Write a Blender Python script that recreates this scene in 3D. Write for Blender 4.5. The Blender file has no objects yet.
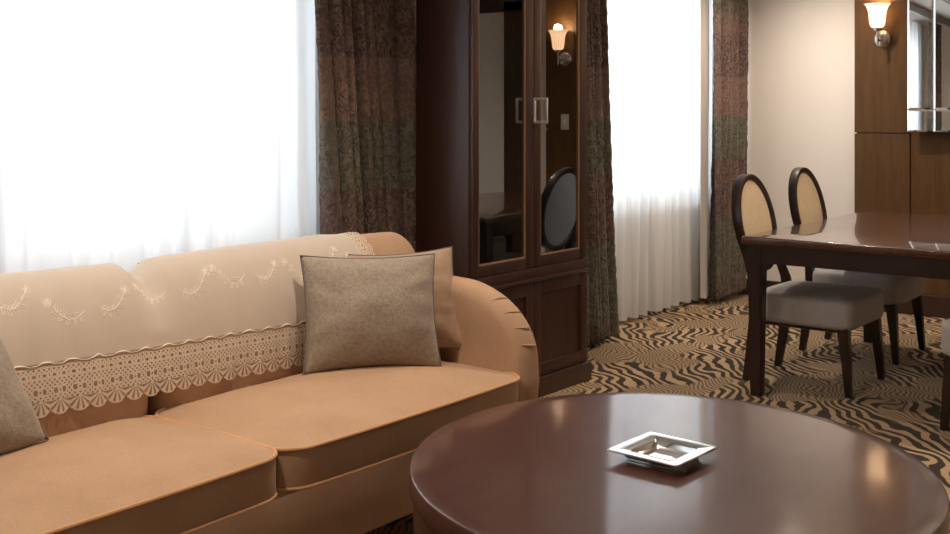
import bpy, bmesh, math, random
from math import sin, cos, pi, sqrt, atan2, radians
from mathutils import Vector, Matrix, noise
random.seed(7)
scene = bpy.context.scene
COL = scene.collection

# ------------------------------------------------------------------ camera
H_EYE = 1.25
cam_data = bpy.data.cameras.new('camera')
cam_data.sensor_width = 36.0
cam_data.lens = 36.0 * 1127.0 / 950.0
cam_data.shift_y = -(267.0 - 110.0) / 950.0
cam_data.clip_start = 0.05
cam = bpy.data.objects.new('camera', cam_data)
COL.objects.link(cam)
cam.location = (0, 0, H_EYE)
cam.rotation_euler = (pi / 2, 0, radians(38.03) - pi / 2)
scene.camera = cam

# ------------------------------------------------------------------ light
scene.view_settings.view_transform = 'Standard'
scene.view_settings.look = 'None'
scene.view_settings.gamma = 1.0
scene.view_settings.use_curve_mapping = False
scene.view_settings.exposure = 0.30
scene.cycles.max_bounces = 12
scene.cycles.diffuse_bounces = 6
scene.cycles.glossy_bounces = 5
scene.cycles.transparent_max_bounces = 16
scene.cycles.transmission_bounces = 6
scene.cycles.sample_clamp_indirect = 6.0
scene.cycles.use_denoising = True

world = bpy.data.worlds.new('daylight_sky')
scene.world = world
world.use_nodes = True
bg = world.node_tree.nodes['Background']
bg.inputs['Color'].default_value = (0.80, 0.90, 1.0, 1)
bg.inputs['Strength'].default_value = 1.5


def area_light(name, loc, rot, sx, sy, power, color):
    d = bpy.data.lights.new(name, 'AREA')
    d.shape = 'RECTANGLE'
    d.size, d.size_y = sx, sy
    d.energy = power
    d.color = color
    o = bpy.data.objects.new(name, d)
    o.location = loc
    o.rotation_euler = rot
    COL.objects.link(o)
    return o


# daylight outside the two windows (pointing into the room, -Y)
area_light('daylight_window_sofa', (1.2, 4.3, 1.7), (radians(-90), 0, 0), 4.6, 2.0, 125, (0.86, 0.93, 1.0))
area_light('daylight_window_dining', (6.0, 4.3, 1.7), (radians(-90), 0, 0), 2.4, 2.0, 95, (0.86, 0.93, 1.0))

# ------------------------------------------------------------------ object helpers


def wloc(o):
    v = Vector((0, 0, 0))
    while o is not None:
        v = v + o.location
        o = o.parent
    return v


def obj(name, bm, mat, parent=None, smooth=True, world_coords=True, angle=40):
    """link bm as one mesh; world_coords subtracts the parent's place."""
    me = bpy.data.meshes.new(name)
    if parent is not None and world_coords:
        bmesh.ops.translate(bm, verts=bm.verts, vec=-wloc(parent))
    bmesh.ops.recalc_face_normals(bm, faces=bm.faces)
    bm.to_mesh(me)
    bm.free()
    if mat:
        me.materials.append(mat)
    if smooth:
        for p in me.polygons:
            p.use_smooth = True
        try:
            me.set_sharp_from_angle(angle=radians(angle))
        except Exception:
            pass
    o = bpy.data.objects.new(name, me)
    COL.objects.link(o)
    o.parent = parent
    return o


def thing(name, label, cat, loc=(0, 0, 0), rotz=0.0, group=None):
    o = bpy.data.objects.new(name, None)
    o.empty_display_size = 0.1
    COL.objects.link(o)
    o.location = loc
    o.rotation_euler = (0, 0, rotz)
    tag(o, label, cat, group)
    return o


def tag(o, label=None, cat=None, group=None, kind=None):
    if label:
        o['label'] = label
    if cat:
        o['category'] = cat
    if group:
        o['group'] = group
    if kind:
        o['kind'] = kind
    return o


def struct(name, bm, mat, smooth=False):
    return tag(obj(name, bm, mat, None, smooth), kind='structure')


def copy_tree(o, parent=None):
    c = o.copy()
    COL.objects.link(c)
    c.parent = parent
    for ch in list(o.children):
        copy_tree(ch, c)
    return c


# ------------------------------------------------------------------ mesh helpers


def box(bm, x0, x1, y0, y1, z0, z1, bev=0.0, seg=2):
    m = Matrix.Translation(((x0 + x1) / 2, (y0 + y1) / 2, (z0 + z1) / 2)) @ Matrix.Diagonal((abs(x1 - x0), abs(y1 - y0), abs(z1 - z0), 1))
    r = bmesh.ops.create_cube(bm, size=1.0, matrix=m)
    if bev > 0:
        es = list({e for v in r['verts'] for e in v.link_edges})
        bmesh.ops.bevel(bm, geom=es, offset=bev, segments=seg, profile=0.5, affect='EDGES')
    return bm


def B(*a, **k):
    return box(bmesh.new(), *a, **k)


def tube(bm, pts, r, n=8, closed=False, cap=True):
    pts = [Vector(p) for p in pts]
    N = len(pts)
    rad = r if isinstance(r, (list, tuple)) else [r] * N
    rings = []
    prev = None
    for i, p in enumerate(pts):
        if closed:
            t = pts[(i + 1) % N] - pts[i - 1]
        else:
            t = pts[min(i + 1, N - 1)] - pts[max(i - 1, 0)]
        if t.length < 1e-9:
            t = Vector((0, 0, 1))
        t.normalize()
        if prev is None:
            a = Vector((0, 0, 1)) if abs(t.z) < 0.9 else Vector((1, 0, 0))
            u = t.cross(a).normalized()
        else:
            u = prev - t * prev.dot(t)
            u.normalize()
        prev = u
        w = t.cross(u)
        rings.append([bm.verts.new(p + (u * cos(2 * pi * k / n) + w * sin(2 * pi * k / n)) * rad[i]) for k in range(n)])
    last = N if closed else N - 1
    for i in range(last):
        a, b = rings[i], rings[(i + 1) % N]
        off = 0
        if closed and i == N - 1:   # align twist
            best = 1e9
            for o_ in range(n):
                dd = (a[0].co - b[o_].co).length
                if dd < best:
                    best, off = dd, o_
        for k in range(n):
            bm.faces.new((a[k], a[(k + 1) % n], b[(k + 1 + off) % n], b[(k + off) % n]))
    if cap and not closed:
        bm.faces.new(rings[0][::-1])
        bm.faces.new(rings[-1])
    return bm


def lathe(bm, prof, n=32, center=(0, 0, 0), axis='Z', flute=0, famp=0.0, cap=True):
    """prof: (r, z) list. axis X: z runs along X."""
    rings = []
    for r, z in prof:
        ring = []
        for k in range(n):
            a = 2 * pi * k / n
            rr = r * (1 + famp * cos(flute * a)) if flute else r
            if axis == 'Z':
                p = (rr * cos(a), rr * sin(a), z)
            elif axis == 'X':
                p = (z, rr * cos(a), rr * sin(a))
            else:
                p = (rr * cos(a), z, rr * sin(a))
            ring.append(bm.verts.new(Vector(p) + Vector(center)))
        rings.append(ring)
    for i in range(len(rings) - 1):
        for k in range(n):
            bm.faces.new((rings[i][k], rings[i][(k + 1) % n], rings[i + 1][(k + 1) % n], rings[i + 1][k]))
    if cap:
        bm.faces.new(rings[0][::-1])
        bm.faces.new(rings[-1])
    return bm


def rrect(hx, hy, r, n=8, bow=0.0, m=10):
    """rounded rectangle outline, ccw, with optional bowed sides."""
    pts = []
    cs = [(hx - r, -hy + r, -pi / 2), (hx - r, hy - r, 0), (-hx + r, hy - r, pi / 2), (-hx + r, -hy + r, pi)]
    for ci, (cx, cy, a0) in enumerate(cs):
        for k in range(n + 1):
            a = a0 + (pi / 2) * k / n
            pts.append(Vector((cx + r * cos(a), cy + r * sin(a))))
        nx = cs[(ci + 1) % 4]
        a1 = a0 + pi / 2
        p0 = pts[-1]
        p1 = Vector((nx[0] + r * cos(nx[2]), nx[1] + r * sin(nx[2])))
        for k in range(1, m):
            pts.append(p0.lerp(p1, k / m))
    if bow:
        for p in pts:
            fx = max(0, 1 - (p.x / hx) ** 2)
            fy = max(0, 1 - (p.y / hy) ** 2)
            p.x += bow * fy * (p.x / hx)
            p.y += bow * fx * (p.y / hy)
    return pts


def slab(bm, outline, h0, h1, r, crown_top=0.0, crown_bot=0.0, place=None, nr=5, nc=10, wob=0.0, seed=0.0):
    """soft slab over a closed ccw 2-D outline from h0 to h1, rounded edges r, crowned caps.
    place(u, v, w) -> world vector."""
    place = place or (lambda u, v, w: Vector((u, v, w)))
    N = len(outline)
    c = sum((Vector(p) for p in outline), Vector((0, 0))) / N
    nor = []
    for i in range(N):
        t = Vector(outline[(i + 1) % N]) - Vector(outline[i - 1])
        t.normalize()
        nor.append(Vector((t.y, -t.x)))
    levels = []
    for k in range(nr + 1):
        a = pi / 2 * k / nr
        levels.append((r * (1 - sin(a)), h0 + r - r * cos(a)))
    for k in range(nr + 1):
        a = pi / 2 * k / nr
        levels.append((r * (1 - cos(a)), h1 - r + r * sin(a)))
    rings = []
    for ins, h in levels:
        ring = []
        for i in range(N):
            p = Vector(outline[i]) - nor[i] * ins
            w = wob * noise.noise(Vector((p.x * 6 + seed, p.y * 6, h * 6))) if wob else 0
            q = p + nor[i] * w
            ring.append(bm.verts.new(place(q.x, q.y, h)))
        rings.append(ring)
    for i in range(len(rings) - 1):
        for k in range(N):
            bm.faces.new((rings[i][k], rings[i][(k + 1) % N], rings[i + 1][(k + 1) % N], rings[i + 1][k]))
    for (ring0, h, crown) in ((rings[-1], h1, crown_top), (rings[0], h0, -crown_bot)):
        base = [Vector(outline[i]) - nor[i] * r for i in range(N)]
        prev = ring0
        for j in range(1, nc):
            s = 1 - j / nc
            hh = h + crown * (1 - s ** 2.4)
            ring = []
            for i in range(N):
                p = c + (base[i] - c) * s
                w = wob * 1.2 * noise.noise(Vector((p.x * 5 + seed, p.y * 5, 3 + h))) * (1 - s ** 4) if wob else 0
                ring.append(bm.verts.new(place(p.x, p.y, hh + w)))
            for k in range(N):
                bm.faces.new((prev[k], prev[(k + 1) % N], ring[(k + 1) % N], ring[k]))
            prev = ring
        v = bm.verts.new(place(c.x, c.y, h + crown))
        for k in range(N):
            bm.faces.new((prev[k], prev[(k + 1) % N], v))
    return bm


def loft_legs(bm, secs):
    """secs: list of (cx, cy, z, half_x, half_y) -> square tapered/curved bar."""
    rings = []
    for cx, cy, z, hx, hy in secs:
        rings.append([bm.verts.new((cx + a * hx, cy + b * hy, z)) for a, b in ((-1, -1), (1, -1), (1, 1), (-1, 1))])
    for i in range(len(rings) - 1):
        for k in range(4):
            bm.faces.new((rings[i][k], rings[i][(k + 1) % 4], rings[i + 1][(k + 1) % 4], rings[i + 1][k]))
    bm.faces.new(rings[0][::-1])
    bm.faces.new(rings[-1])
    es = [e for e in bm.edges]
    return bm


def catmull(pts, per=8):
    P = [Vector(p) for p in pts]
    out = []
    for i in range(len(P) - 1):
        p0 = P[max(i - 1, 0)]
        p1, p2 = P[i], P[i + 1]
        p3 = P[min(i + 2, len(P) - 1)]
        for k in range(per):
            t = k / per
            out.append(0.5 * ((2 * p1) + (-p0 + p2) * t + (2 * p0 - 5 * p1 + 4 * p2 - p3) * t * t + (-p0 + 3 * p1 - 3 * p2 + p3) * t ** 3))
    out.append(P[-1])
    return out


# ------------------------------------------------------------------ material helpers


class G:
    """tiny node-expression helper"""

    def __init__(self, name):
        self.m = bpy.data.materials.new(name)
        self.m.use_nodes = True
        self.t = self.m.node_tree
        self.n = self.t.nodes
        self.b = self.n['Principled BSDF']
        self.out = self.n['Material Output']

    def new(self, kind, **kw):
        nd = self.n.new(kind)
        for k, v in kw.items():
            if hasattr(nd, k) and k not in nd.inputs:
                setattr(nd, k, v)
            else:
                self.put(nd.inputs[k], v)
        return nd

    def put(self, sock, v):
        if isinstance(v, bpy.types.NodeSocket):
            self.t.links.new(v, sock)
        elif isinstance(v, (tuple, list)):
            if len(sock.default_value) == 4 and len(v) == 3:
                v = (*v, 1)
            sock.default_value = v
        else:
            sock.default_value = v

    def M(self, op, a, b=None, c=None):
        nd = self.n.new('ShaderNodeMath')
        nd.operation = op
        for i, v in enumerate((a, b, c)):
            if v is not None:
                self.put(nd.inputs[i], v)
        return nd.outputs[0]

    def coord(self, which='Object'):
        return self.new('ShaderNodeTexCoord').outputs[which]

    def mapping(self, vec, scale=(1, 1, 1), rot=(0, 0, 0), loc=(0, 0, 0)):
        nd = self.n.new('ShaderNodeMapping')
        self.put(nd.inputs['Vector'], vec)
        nd.inputs['Scale'].default_value = scale
        nd.inputs['Rotation'].default_value = rot
        nd.inputs['Location'].default_value = loc
        return nd.outputs[0]

    def noise(self, vec, scale, detail=3, rough=0.5, dist=0.0):
        nd = self.n.new('ShaderNodeTexNoise')
        self.put(nd.inputs['Vector'], vec)
        nd.inputs['Scale'].default_value = scale
        nd.inputs['Detail'].default_value = detail
        nd.inputs['Roughness'].default_value = rough
        nd.inputs['Distortion'].default_value = dist
        return nd.outputs['Fac']

    def ramp(self, fac, stops, interp='LINEAR'):
        nd = self.n.new('ShaderNodeValToRGB')
        nd.color_ramp.interpolation = interp
        el = nd.color_ramp.elements
        while len(el) < len(stops):
            el.new(0.5)
        for e, (p, c) in zip(el, stops):
            e.position = p
            e.color = (*c, 1) if len(c) == 3 else c
        self.put(nd.inputs[0], fac)
        return nd.outputs[0]

    def mix(self, fac, a, b):
        nd = self.n.new('ShaderNodeMix')
        nd.data_type = 'RGBA'
        self.put(nd.inputs['Factor'], fac)
        self.put(nd.inputs['A'], a)
        self.put(nd.inputs['B'], b)
        return nd.outputs['Result']

    def bump(self, h, strength=0.3, dist=0.01):
        nd = self.n.new('ShaderNodeBump')
        nd.inputs['Strength'].default_value = strength
        nd.inputs['Distance'].default_value = dist
        self.put(nd.inputs['Height'], h)
        return nd.outputs[0]

    def P(self, **kw):
        names = {'color': 'Base Color', 'rough': 'Roughness', 'metal': 'Metallic', 'normal': 'Normal', 'coat': 'Coat Weight',
                 'coat_rough': 'Coat Roughness', 'sheen': 'Sheen Weight', 'sheen_tint': 'Sheen Tint', 'sheen_rough': 'Sheen Roughness', 'spec': 'Specular IOR Level', 'emit': 'Emission Color',
                 'emit_s': 'Emission Strength', 'trans': 'Transmission Weight', 'ior': 'IOR', 'alpha': 'Alpha'}
        for k, v in kw.items():
            self.put(self.b.inputs[names[k]], v)
        return self


def plain(name, color, rough=0.5, metal=0.0, **kw):
    g = G(name)
    g.P(color=color, rough=rough, metal=metal, **kw)
    return g.m


def fabric(name, c1, c2, fine=260, bump=0.35, sheen=0.25, blot=5):
    g = G(name)
    co = g.coord()
    n1 = g.noise(co, fine, 2, 0.6)
    n2 = g.noise(co, blot, 4, 0.6)
    f = g.M('ADD', g.M('MULTIPLY', n1, 0.5), g.M('MULTIPLY', n2, 0.5))
    col = g.ramp(f, [(0.36, c1), (0.64, c2)])
    g.P(color=col, rough=0.92, sheen=sheen, sheen_rough=0.45, spec=0.15, normal=g.bump(n1, bump, 0.002))
    return g.m


def wood(name, c1, c2, rough=0.35, coat=0.3, coat_rough=0.15, grain=(1, 1, 0.06), scale=26, bump=0.02, spec=0.5):
    g = G(name)
    co = g.mapping(g.coord(), scale=grain)
    n1 = g.noise(co, scale, 5, 0.62, 0.6)
    n2 = g.noise(co, scale * 5, 3, 0.6)
    f = g.M('ADD', g.M('MULTIPLY', n1, 0.75), g.M('MULTIPLY', n2, 0.25))
    g.P(color=g.ramp(f, [(0.32, c1), (0.68, c2)]), rough=rough, coat=coat, coat_rough=coat_rough, spec=spec, normal=g.bump(n2, bump, 0.002))
    return g.m


# ------------------------------------------------------------------ materials
M_SOFA = fabric('sofa_tan_suede', (0.43, 0.265, 0.16), (0.52, 0.335, 0.21), sheen=0.12, bump=0.25)
M_PIPING = fabric('sofa_piping', (0.58, 0.31, 0.15), (0.66, 0.37, 0.19), sheen=0.2, bump=0.15)
M_PILLOW_GREY = fabric('pillow_grey_wool', (0.25, 0.20, 0.155), (0.40, 0.33, 0.26), fine=240, bump=0.7, sheen=0.2, blot=90)
M_PILLOW_TAN = fabric('pillow_tan_wool', (0.36, 0.235, 0.155), (0.46, 0.315, 0.215), fine=420, bump=0.5, sheen=0.2, blot=40)
M_PILLOW_PIPE = fabric('pillow_piping_dark', (0.15, 0.12, 0.10), (0.22, 0.18, 0.15), sheen=0.1)
M_SEAT_GREY = fabric('chair_grey_fabric', (0.40, 0.375, 0.355), (0.49, 0.46, 0.44), fine=380, bump=0.3, sheen=0.15, blot=30)
M_SEAT_CREAM = fabric('chair_cream_fabric', (0.66, 0.50, 0.31), (0.74, 0.58, 0.38), fine=300, bump=0.25, sheen=0.1, blot=30)
M_CHAIR_WOOD = wood('chair_dark_wood', (0.014, 0.006, 0.005), (0.028, 0.011, 0.008), rough=0.32, coat=0.3)
M_TABLE_WOOD = wood('dining_table_wood', (0.050, 0.016, 0.009), (0.095, 0.033, 0.018), rough=0.25, coat=0.8, coat_rough=0.05, grain=(0.06, 1, 1))
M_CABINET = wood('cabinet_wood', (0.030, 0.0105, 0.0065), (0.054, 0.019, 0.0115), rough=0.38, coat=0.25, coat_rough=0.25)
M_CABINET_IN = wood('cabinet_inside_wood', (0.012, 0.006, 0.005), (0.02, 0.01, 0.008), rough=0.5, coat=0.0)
M_PANEL = wood('wall_panel_wood', (0.078, 0.037, 0.012), (0.120, 0.060, 0.021), rough=0.55, coat=0.0, coat_rough=0.3, spec=0.25, grain=(1, 1, 0.08), scale=30)
M_TRIM_WOOD = wood('trim_dark_wood', (0.030, 0.013, 0.008), (0.05, 0.022, 0.014), rough=0.4)
M_CHROME = plain('chrome', (0.80, 0.79, 0.77), 0.10, 1.0)
M_STEEL = plain('brushed_steel', (0.62, 0.58, 0.53), 0.25, 1.0)
M_WHITE = plain('white_paint', (0.78, 0.76, 0.72), 0.6)
M_CEIL = plain('ceiling_paint', (0.80, 0.78, 0.74), 0.8)
M_PLASTIC = plain('switch_plastic', (0.62, 0.58, 0.50), 0.4)

# cream wallpaper, a faint weave
g = G('cream_wallpaper')
co = g.coord()
w1 = g.M('SINE', g.M('MULTIPLY', g.new('ShaderNodeSeparateXYZ', Vector=co).outputs[1], 420))
w2 = g.M('SINE', g.M('MULTIPLY', g.new('ShaderNodeSeparateXYZ', Vector=co).outputs[2], 420))
g.P(color=(0.86, 0.80, 0.735), rough=0.75, normal=g.bump(g.M('ADD', w1, w2), 0.15, 0.001))
M_WALL = g.m

# coffee table: dark lacquered mahogany, slightly cloudy polish
g = G('coffee_table_wood')
co = g.coord()
n1 = g.noise(g.mapping(co, scale=(0.25, 1.6, 1)), 14, 4, 0.6, 0.3)
n2 = g.noise(co, 5, 2, 0.5)
g.P(color=g.ramp(n1, [(0.2, (0.056, 0.018, 0.012)), (0.8, (0.085, 0.029, 0.019))]),
    rough=g.M('ADD', g.M('MULTIPLY', n2, 0.10), 0.33), spec=0.35, coat=0.75, coat_rough=0.09)
M_COFFEE = g.m

# carpet: zebra waves
g = G('zebra_wave_carpet')
co = g.coord()
sx = g.new('ShaderNodeSeparateXYZ', Vector=co)
warp = g.noise(co, 1.5, 0.6, 0.4)
warp2 = g.noise(g.mapping(co, loc=(5.3, 2.1, 0)), 6.5, 0, 0.5)
base = g.M('ADD', g.M('MULTIPLY', sx.outputs[0], 0.62), g.M('MULTIPLY', sx.outputs[1], -0.79))
ph = g.M('ADD', base, g.M('ADD', g.M('MULTIPLY', warp, 0.35), g.M('MULTIPLY', warp2, 0.13)))
jit = g.M('MULTIPLY', g.noise(co, 14, 1, 0.5), 3.2)
bold = g.M('SINE', g.M('ADD', g.M('MULTIPLY', ph, 2 * pi / 0.052), jit))
fine = g.M('SINE', g.M('ADD', g.M('MULTIPLY', ph, 2 * pi / 0.021), jit))
region = g.noise(g.mapping(co, loc=(1.2, 8.7, 0), scale=(1.0, 1.6, 1)), 2.0, 1, 0.4)
reg = g.ramp(region, [(0.475, (0, 0, 0)), (0.50, (1, 1, 1))])
bold_c = g.ramp(g.M('ADD', g.M('MULTIPLY', bold, 0.5), 0.5), [(0.50, (0.008, 0.007, 0.008)), (0.60, (0.52, 0.345, 0.19))])
fine_c = g.ramp(g.M('ADD', g.M('MULTIPLY', fine, 0.5), 0.5), [(0.20, (0.11, 0.072, 0.042)), (0.50, (0.42, 0.285, 0.16))])
pile = g.noise(co, 500, 2, 0.6)
colr = g.mix(reg, fine_c, bold_c)
colr = g.mix(0.14, colr, g.mix(pile, (0.03, 0.02, 0.015), (0.5, 0.36, 0.22)))
g.P(color=colr, rough=0.97, spec=0.05, sheen=0.1, normal=g.bump(pile, 0.6, 0.004))
M_CARPET = g.m

# drapes: crinkled sheeny fabric woven in broad colour bands
g = G('banded_crinkle_drape')
co = g.coord()
sz = g.new('ShaderNodeSeparateXYZ', Vector=co).outputs[2]
crk = g.noise(g.mapping(co, scale=(1, 1, 0.8)), 42, 3, 0.6, 1.8)
wob = g.M('ADD', sz, g.M('MULTIPLY', g.noise(co, 40, 1), 0.01))
fac = g.M('DIVIDE', wob, 2.4)
BR, LB, GR, RB = (0.072, 0.040, 0.033), (0.145, 0.084, 0.062), (0.072, 0.084, 0.056), (0.090, 0.048, 0.039)
bands = g.ramp(fac, [(0.0, RB), (0.075, GR), (0.22, GR), (0.235, RB), (0.385, RB), (0.392, GR), (0.50, GR), (0.508, LB), (0.61, LB), (0.617, BR), (0.72, BR), (0.74, LB), (0.82, GR)], 'LINEAR')
bands = g.mix(g.ramp(crk, [(0.40, (0, 0, 0)), (0.62, (1, 1, 1))]), bands, g.mix(0.5, bands, (0.36, 0.25, 0.20)))  # pale crinkle crests: highlights painted into the band colours
g.P(color=bands, rough=0.5, sheen=0.05, spec=0.3, normal=g.bump(crk, 0.9, 0.02))
M_DRAPE = g.m

# sheer voile
g = G('white_sheer_voile')
co = g.coord()
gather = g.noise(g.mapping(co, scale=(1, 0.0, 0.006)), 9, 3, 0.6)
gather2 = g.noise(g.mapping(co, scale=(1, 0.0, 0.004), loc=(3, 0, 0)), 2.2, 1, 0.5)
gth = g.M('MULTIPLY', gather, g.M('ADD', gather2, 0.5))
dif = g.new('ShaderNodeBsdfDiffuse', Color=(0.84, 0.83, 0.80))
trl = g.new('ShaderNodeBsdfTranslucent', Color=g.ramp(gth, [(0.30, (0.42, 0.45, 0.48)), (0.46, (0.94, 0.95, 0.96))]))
trp = g.new('ShaderNodeBsdfTransparent', Color=(1, 1, 1))
m1 = g.new('ShaderNodeMixShader')
g.put(m1.inputs[0], 0.42)
g.put(m1.inputs[1], dif.outputs[0])
g.put(m1.inputs[2], trl.outputs[0])
m2 = g.new('ShaderNodeMixShader')
g.put(m2.inputs[0], 0.06)
g.put(m2.inputs[1], m1.outputs[0])
g.put(m2.inputs[2], trp.outputs[0])
g.put(g.out.inputs[0], m2.outputs[0])
M_SHEER = g.m


def thin_glass(name, refl=1.0, tint=(1, 1, 1), rough=0.0, base=0.0):
    g = G(name)
    tr = g.new('ShaderNodeBsdfTransparent', Color=tint)
    gl = g.new('ShaderNodeBsdfGlossy', Color=(1, 1, 1), Roughness=rough)
    fr = g.new('ShaderNodeFresnel', IOR=1.5)
    mx = g.new('ShaderNodeMixShader')
    g.put(mx.inputs[0], g.M('MINIMUM', g.M('ADD', g.M('MULTIPLY', fr.outputs[0], refl), base), 1.0))
    g.put(mx.inputs[1], tr.outputs[0])
    g.put(mx.inputs[2], gl.outputs[0])
    g.put(g.out.inputs[0], mx.outputs[0])
    return g.m


M_PANE = thin_glass('window_glass')
M_CAB_GLASS = thin_glass('cabinet_glass', 1.6, (0.72, 0.75, 0.80), base=0.17)
M_CRYSTAL = thin_glass('crystal_glass', 2.2, (0.92, 0.94, 0.95), base=0.08)

# throw cloth: fine slightly translucent weave
g = G('cream_throw_cloth')
co = g.coord()
n1 = g.noise(co, 300, 2)
g.P(color=g.mix(n1, (0.55, 0.455, 0.375), (0.63, 0.53, 0.44)), rough=0.8, sheen=0.4, sheen_rough=0.4, spec=0.2, normal=g.bump(n1, 0.15, 0.001))
M_THROW = g.m
M_EMB = plain('embroidery_thread', (0.88, 0.78, 0.66), 0.6)


def lace_material(name, period, height, fan=True):
    """lace drawn from its own UV: u along the hem, v from the top, both in periods."""
    g = G(name)
    uv = g.new('ShaderNodeSeparateXYZ', Vector=g.coord('UV'))
    u, v = uv.outputs[0], uv.outputs[1]
    H = height / period
    x = g.M('SUBTRACT', g.M('FRACT', u), 0.5)
    ax = g.M('ABSOLUTE', x)
    # scalloped lower edge
    arc = g.M('SQRT', g.M('MAXIMUM', g.M('SUBTRACT', 1.0, g.M('POWER', g.M('MULTIPLY', ax, 2.0), 2.0)), 0.0))
    edge = g.M('ADD', H - 0.42, g.M('MULTIPLY', arc, 0.40))
    small = g.M('MULTIPLY', g.M('ABSOLUTE', g.M('SINE', g.M('MULTIPLY', u, pi * 7))), 0.05)
    edge = g.M('ADD', edge, small)
    inside = g.M('LESS_THAN', v, edge)
    rim = g.M('GREATER_THAN', v, g.M('SUBTRACT', edge, 0.09))
    # fan
    cy = H - 0.72
    dy = g.M('SUBTRACT', v, cy)
    r = g.M('SQRT', g.M('ADD', g.M('MULTIPLY', x, x), g.M('MULTIPLY', dy, dy)))
    th = g.M('ARCTAN2', x, dy)
    spoke = g.M('GREATER_THAN', g.M('ABSOLUTE', g.M('COSINE', g.M('MULTIPLY', th, 6.0))), 0.62)
    hub = g.M('LESS_THAN', r, 0.10)
    fanz = g.M('GREATER_THAN', dy, g.M('MULTIPLY', ax, 0.15))
    fan_a = g.M('MAXIMUM', g.M('MAXIMUM', spoke, hub), rim)
    # upper field: ovals, lattice
    ex = g.M('DIVIDE', g.M('SUBTRACT', ax, 0.22), 0.15)
    ey = g.M('DIVIDE', g.M('SUBTRACT', v, H - 1.12), 0.20)
    er = g.M('SQRT', g.M('ADD', g.M('MULTIPLY', ex, ex), g.M('MULTIPLY', ey, ey)))
    hole = g.M('LESS_THAN', er, 0.66)
    ring = g.M('MULTIPLY', g.M('LESS_THAN', er, 1.15), g.M('GREATER_THAN', er, 0.72))
    l1 = g.M('GREATER_THAN', g.M('ABSOLUTE', g.M('SINE', g.M('MULTIPLY', g.M('ADD', u, v), pi * 4.0))), 0.74)
    l2 = g.M('GREATER_THAN', g.M('ABSOLUTE', g.M('SINE', g.M('MULTIPLY', g.M('SUBTRACT', u, v), pi * 4.0))), 0.74)
    lat = g.M('MAXIMUM', l1, l2)
    # petals higher up
    px = g.M('DIVIDE', g.M('SUBTRACT', g.M('ABSOLUTE', g.M('SUBTRACT', g.M('FRACT', g.M('MULTIPLY', u, 2.0)), 0.5)), 0.0), 0.5)
    py = g.M('DIVIDE', g.M('SUBTRACT', v, 0.52), 0.20)
    pr = g.M('SQRT', g.M('ADD', g.M('MULTIPLY', px, px), g.M('MULTIPLY', py, py)))
    phole = g.M('LESS_THAN', pr, 0.38)
    pring = g.M('MULTIPLY', g.M('LESS_THAN', pr, 0.9), g.M('GREATER_THAN', pr, 0.55))
    up = g.M('MAXIMUM', g.M('MAXIMUM', lat, ring), pring)
    up = g.M('MULTIPLY', up, g.M('SUBTRACT', 1.0, g.M('MAXIMUM', hole, phole)))
    top = g.M('LESS_THAN', v, 0.16)
    up = g.M('MAXIMUM', up, top)
    fa = g.M('MULTIPLY', fanz, fan_a)
    a = g.M('ADD', fa, g.M('MULTIPLY', g.M('SUBTRACT', 1.0, fanz), up))
    a = g.M('MULTIPLY', g.M('MINIMUM', g.M('MAXIMUM', a, 0.30), 1.0), inside)
    g.P(color=(0.70, 0.56, 0.43), rough=0.8, alpha=a, spec=0.2, normal=g.bump(a, 0.8, 0.003))
    return g.m


LACE_P, LACE_H = 0.054, 0.128
M_LACE = lace_material('scalloped_lace', LACE_P, LACE_H)
M_LACE_SIDE = lace_material('side_lace', 0.035, 0.07)

# lamp shade: frosted glass lit from within
g = G('lit_frosted_shade')
zz = g.new('ShaderNodeSeparateXYZ', Vector=g.coord('Object')).outputs[2]
trl = g.new('ShaderNodeBsdfTranslucent', Color=(0.95, 0.88, 0.80))
g.P(color=(0.9, 0.85, 0.78), rough=0.3, emit=(1.0, 0.84, 0.68), emit_s=0.42)
ms = g.new('ShaderNodeMixShader')
g.put(ms.inputs[0], 0.55)
g.put(ms.inputs[1], g.b.outputs[0])
g.put(ms.inputs[2], trl.outputs[0])
g.put(g.out.inputs[0], ms.outputs[0])
M_SHADE = g.m
g = G('lamp_bulb')
g.P(color=(1, 0.9, 0.8), emit=(1.0, 0.72, 0.42), emit_s=6.0)
M_BULB = g.m
g = G('downlight_glow')
g.P(color=(1, 0.9, 0.8), emit=(1.0, 0.82, 0.62), emit_s=12.0)
M_GLOW = g.m
M_MIRROR = plain('mirror_silver', (0.92, 0.93, 0.93), 0.01, 1.0)

# ------------------------------------------------------------------ room shell
XW0, XW1 = -2.0, 7.15     # back wall, far wall
YW0, YW1 = -1.8, 3.50     # side wall, window wall
ZC = 2.38

struct('floor', B(XW0 - .1, XW1 + .1, YW0 - .1, YW1 + .25, -0.08, 0), M_CARPET)
struct('ceiling', B(XW0 - .1, XW1 + .1, YW0 - .1, YW1 + .25, ZC, ZC + 0.1), M_CEIL)

W1 = (-0.75, 3.27)
W2 = (5.15, 6.86)
ZS, ZH = 0.70, 2.22
bm = bmesh.new()
yo = YW1 + 0.22
box(bm, XW0 - .1, XW1 + .1, YW1, yo, 0, ZS)
box(bm, XW0 - .1, XW1 + .1, YW1, yo, ZH, ZC)
box(bm, XW0 - .1, W1[0], YW1, yo, ZS, ZH)
box(bm, W1[1], W2[0], YW1, yo, ZS, ZH)
box(bm, W2[1], XW1 + .1, YW1, yo, ZS, ZH)
struct('wall_left', bm, M_WALL)
struct('wall_far', B(XW1, XW1 + .1, YW0 - .1, YW1, 0, ZC), M_WALL)
struct('wall_right', B(XW0, XW1, YW0 - .1, YW0, 0, ZC), M_WALL)
struct('wall_back', B(XW0 - .1, XW0, YW0 - .1, YW1, 0, ZC), M_WALL)

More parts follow.
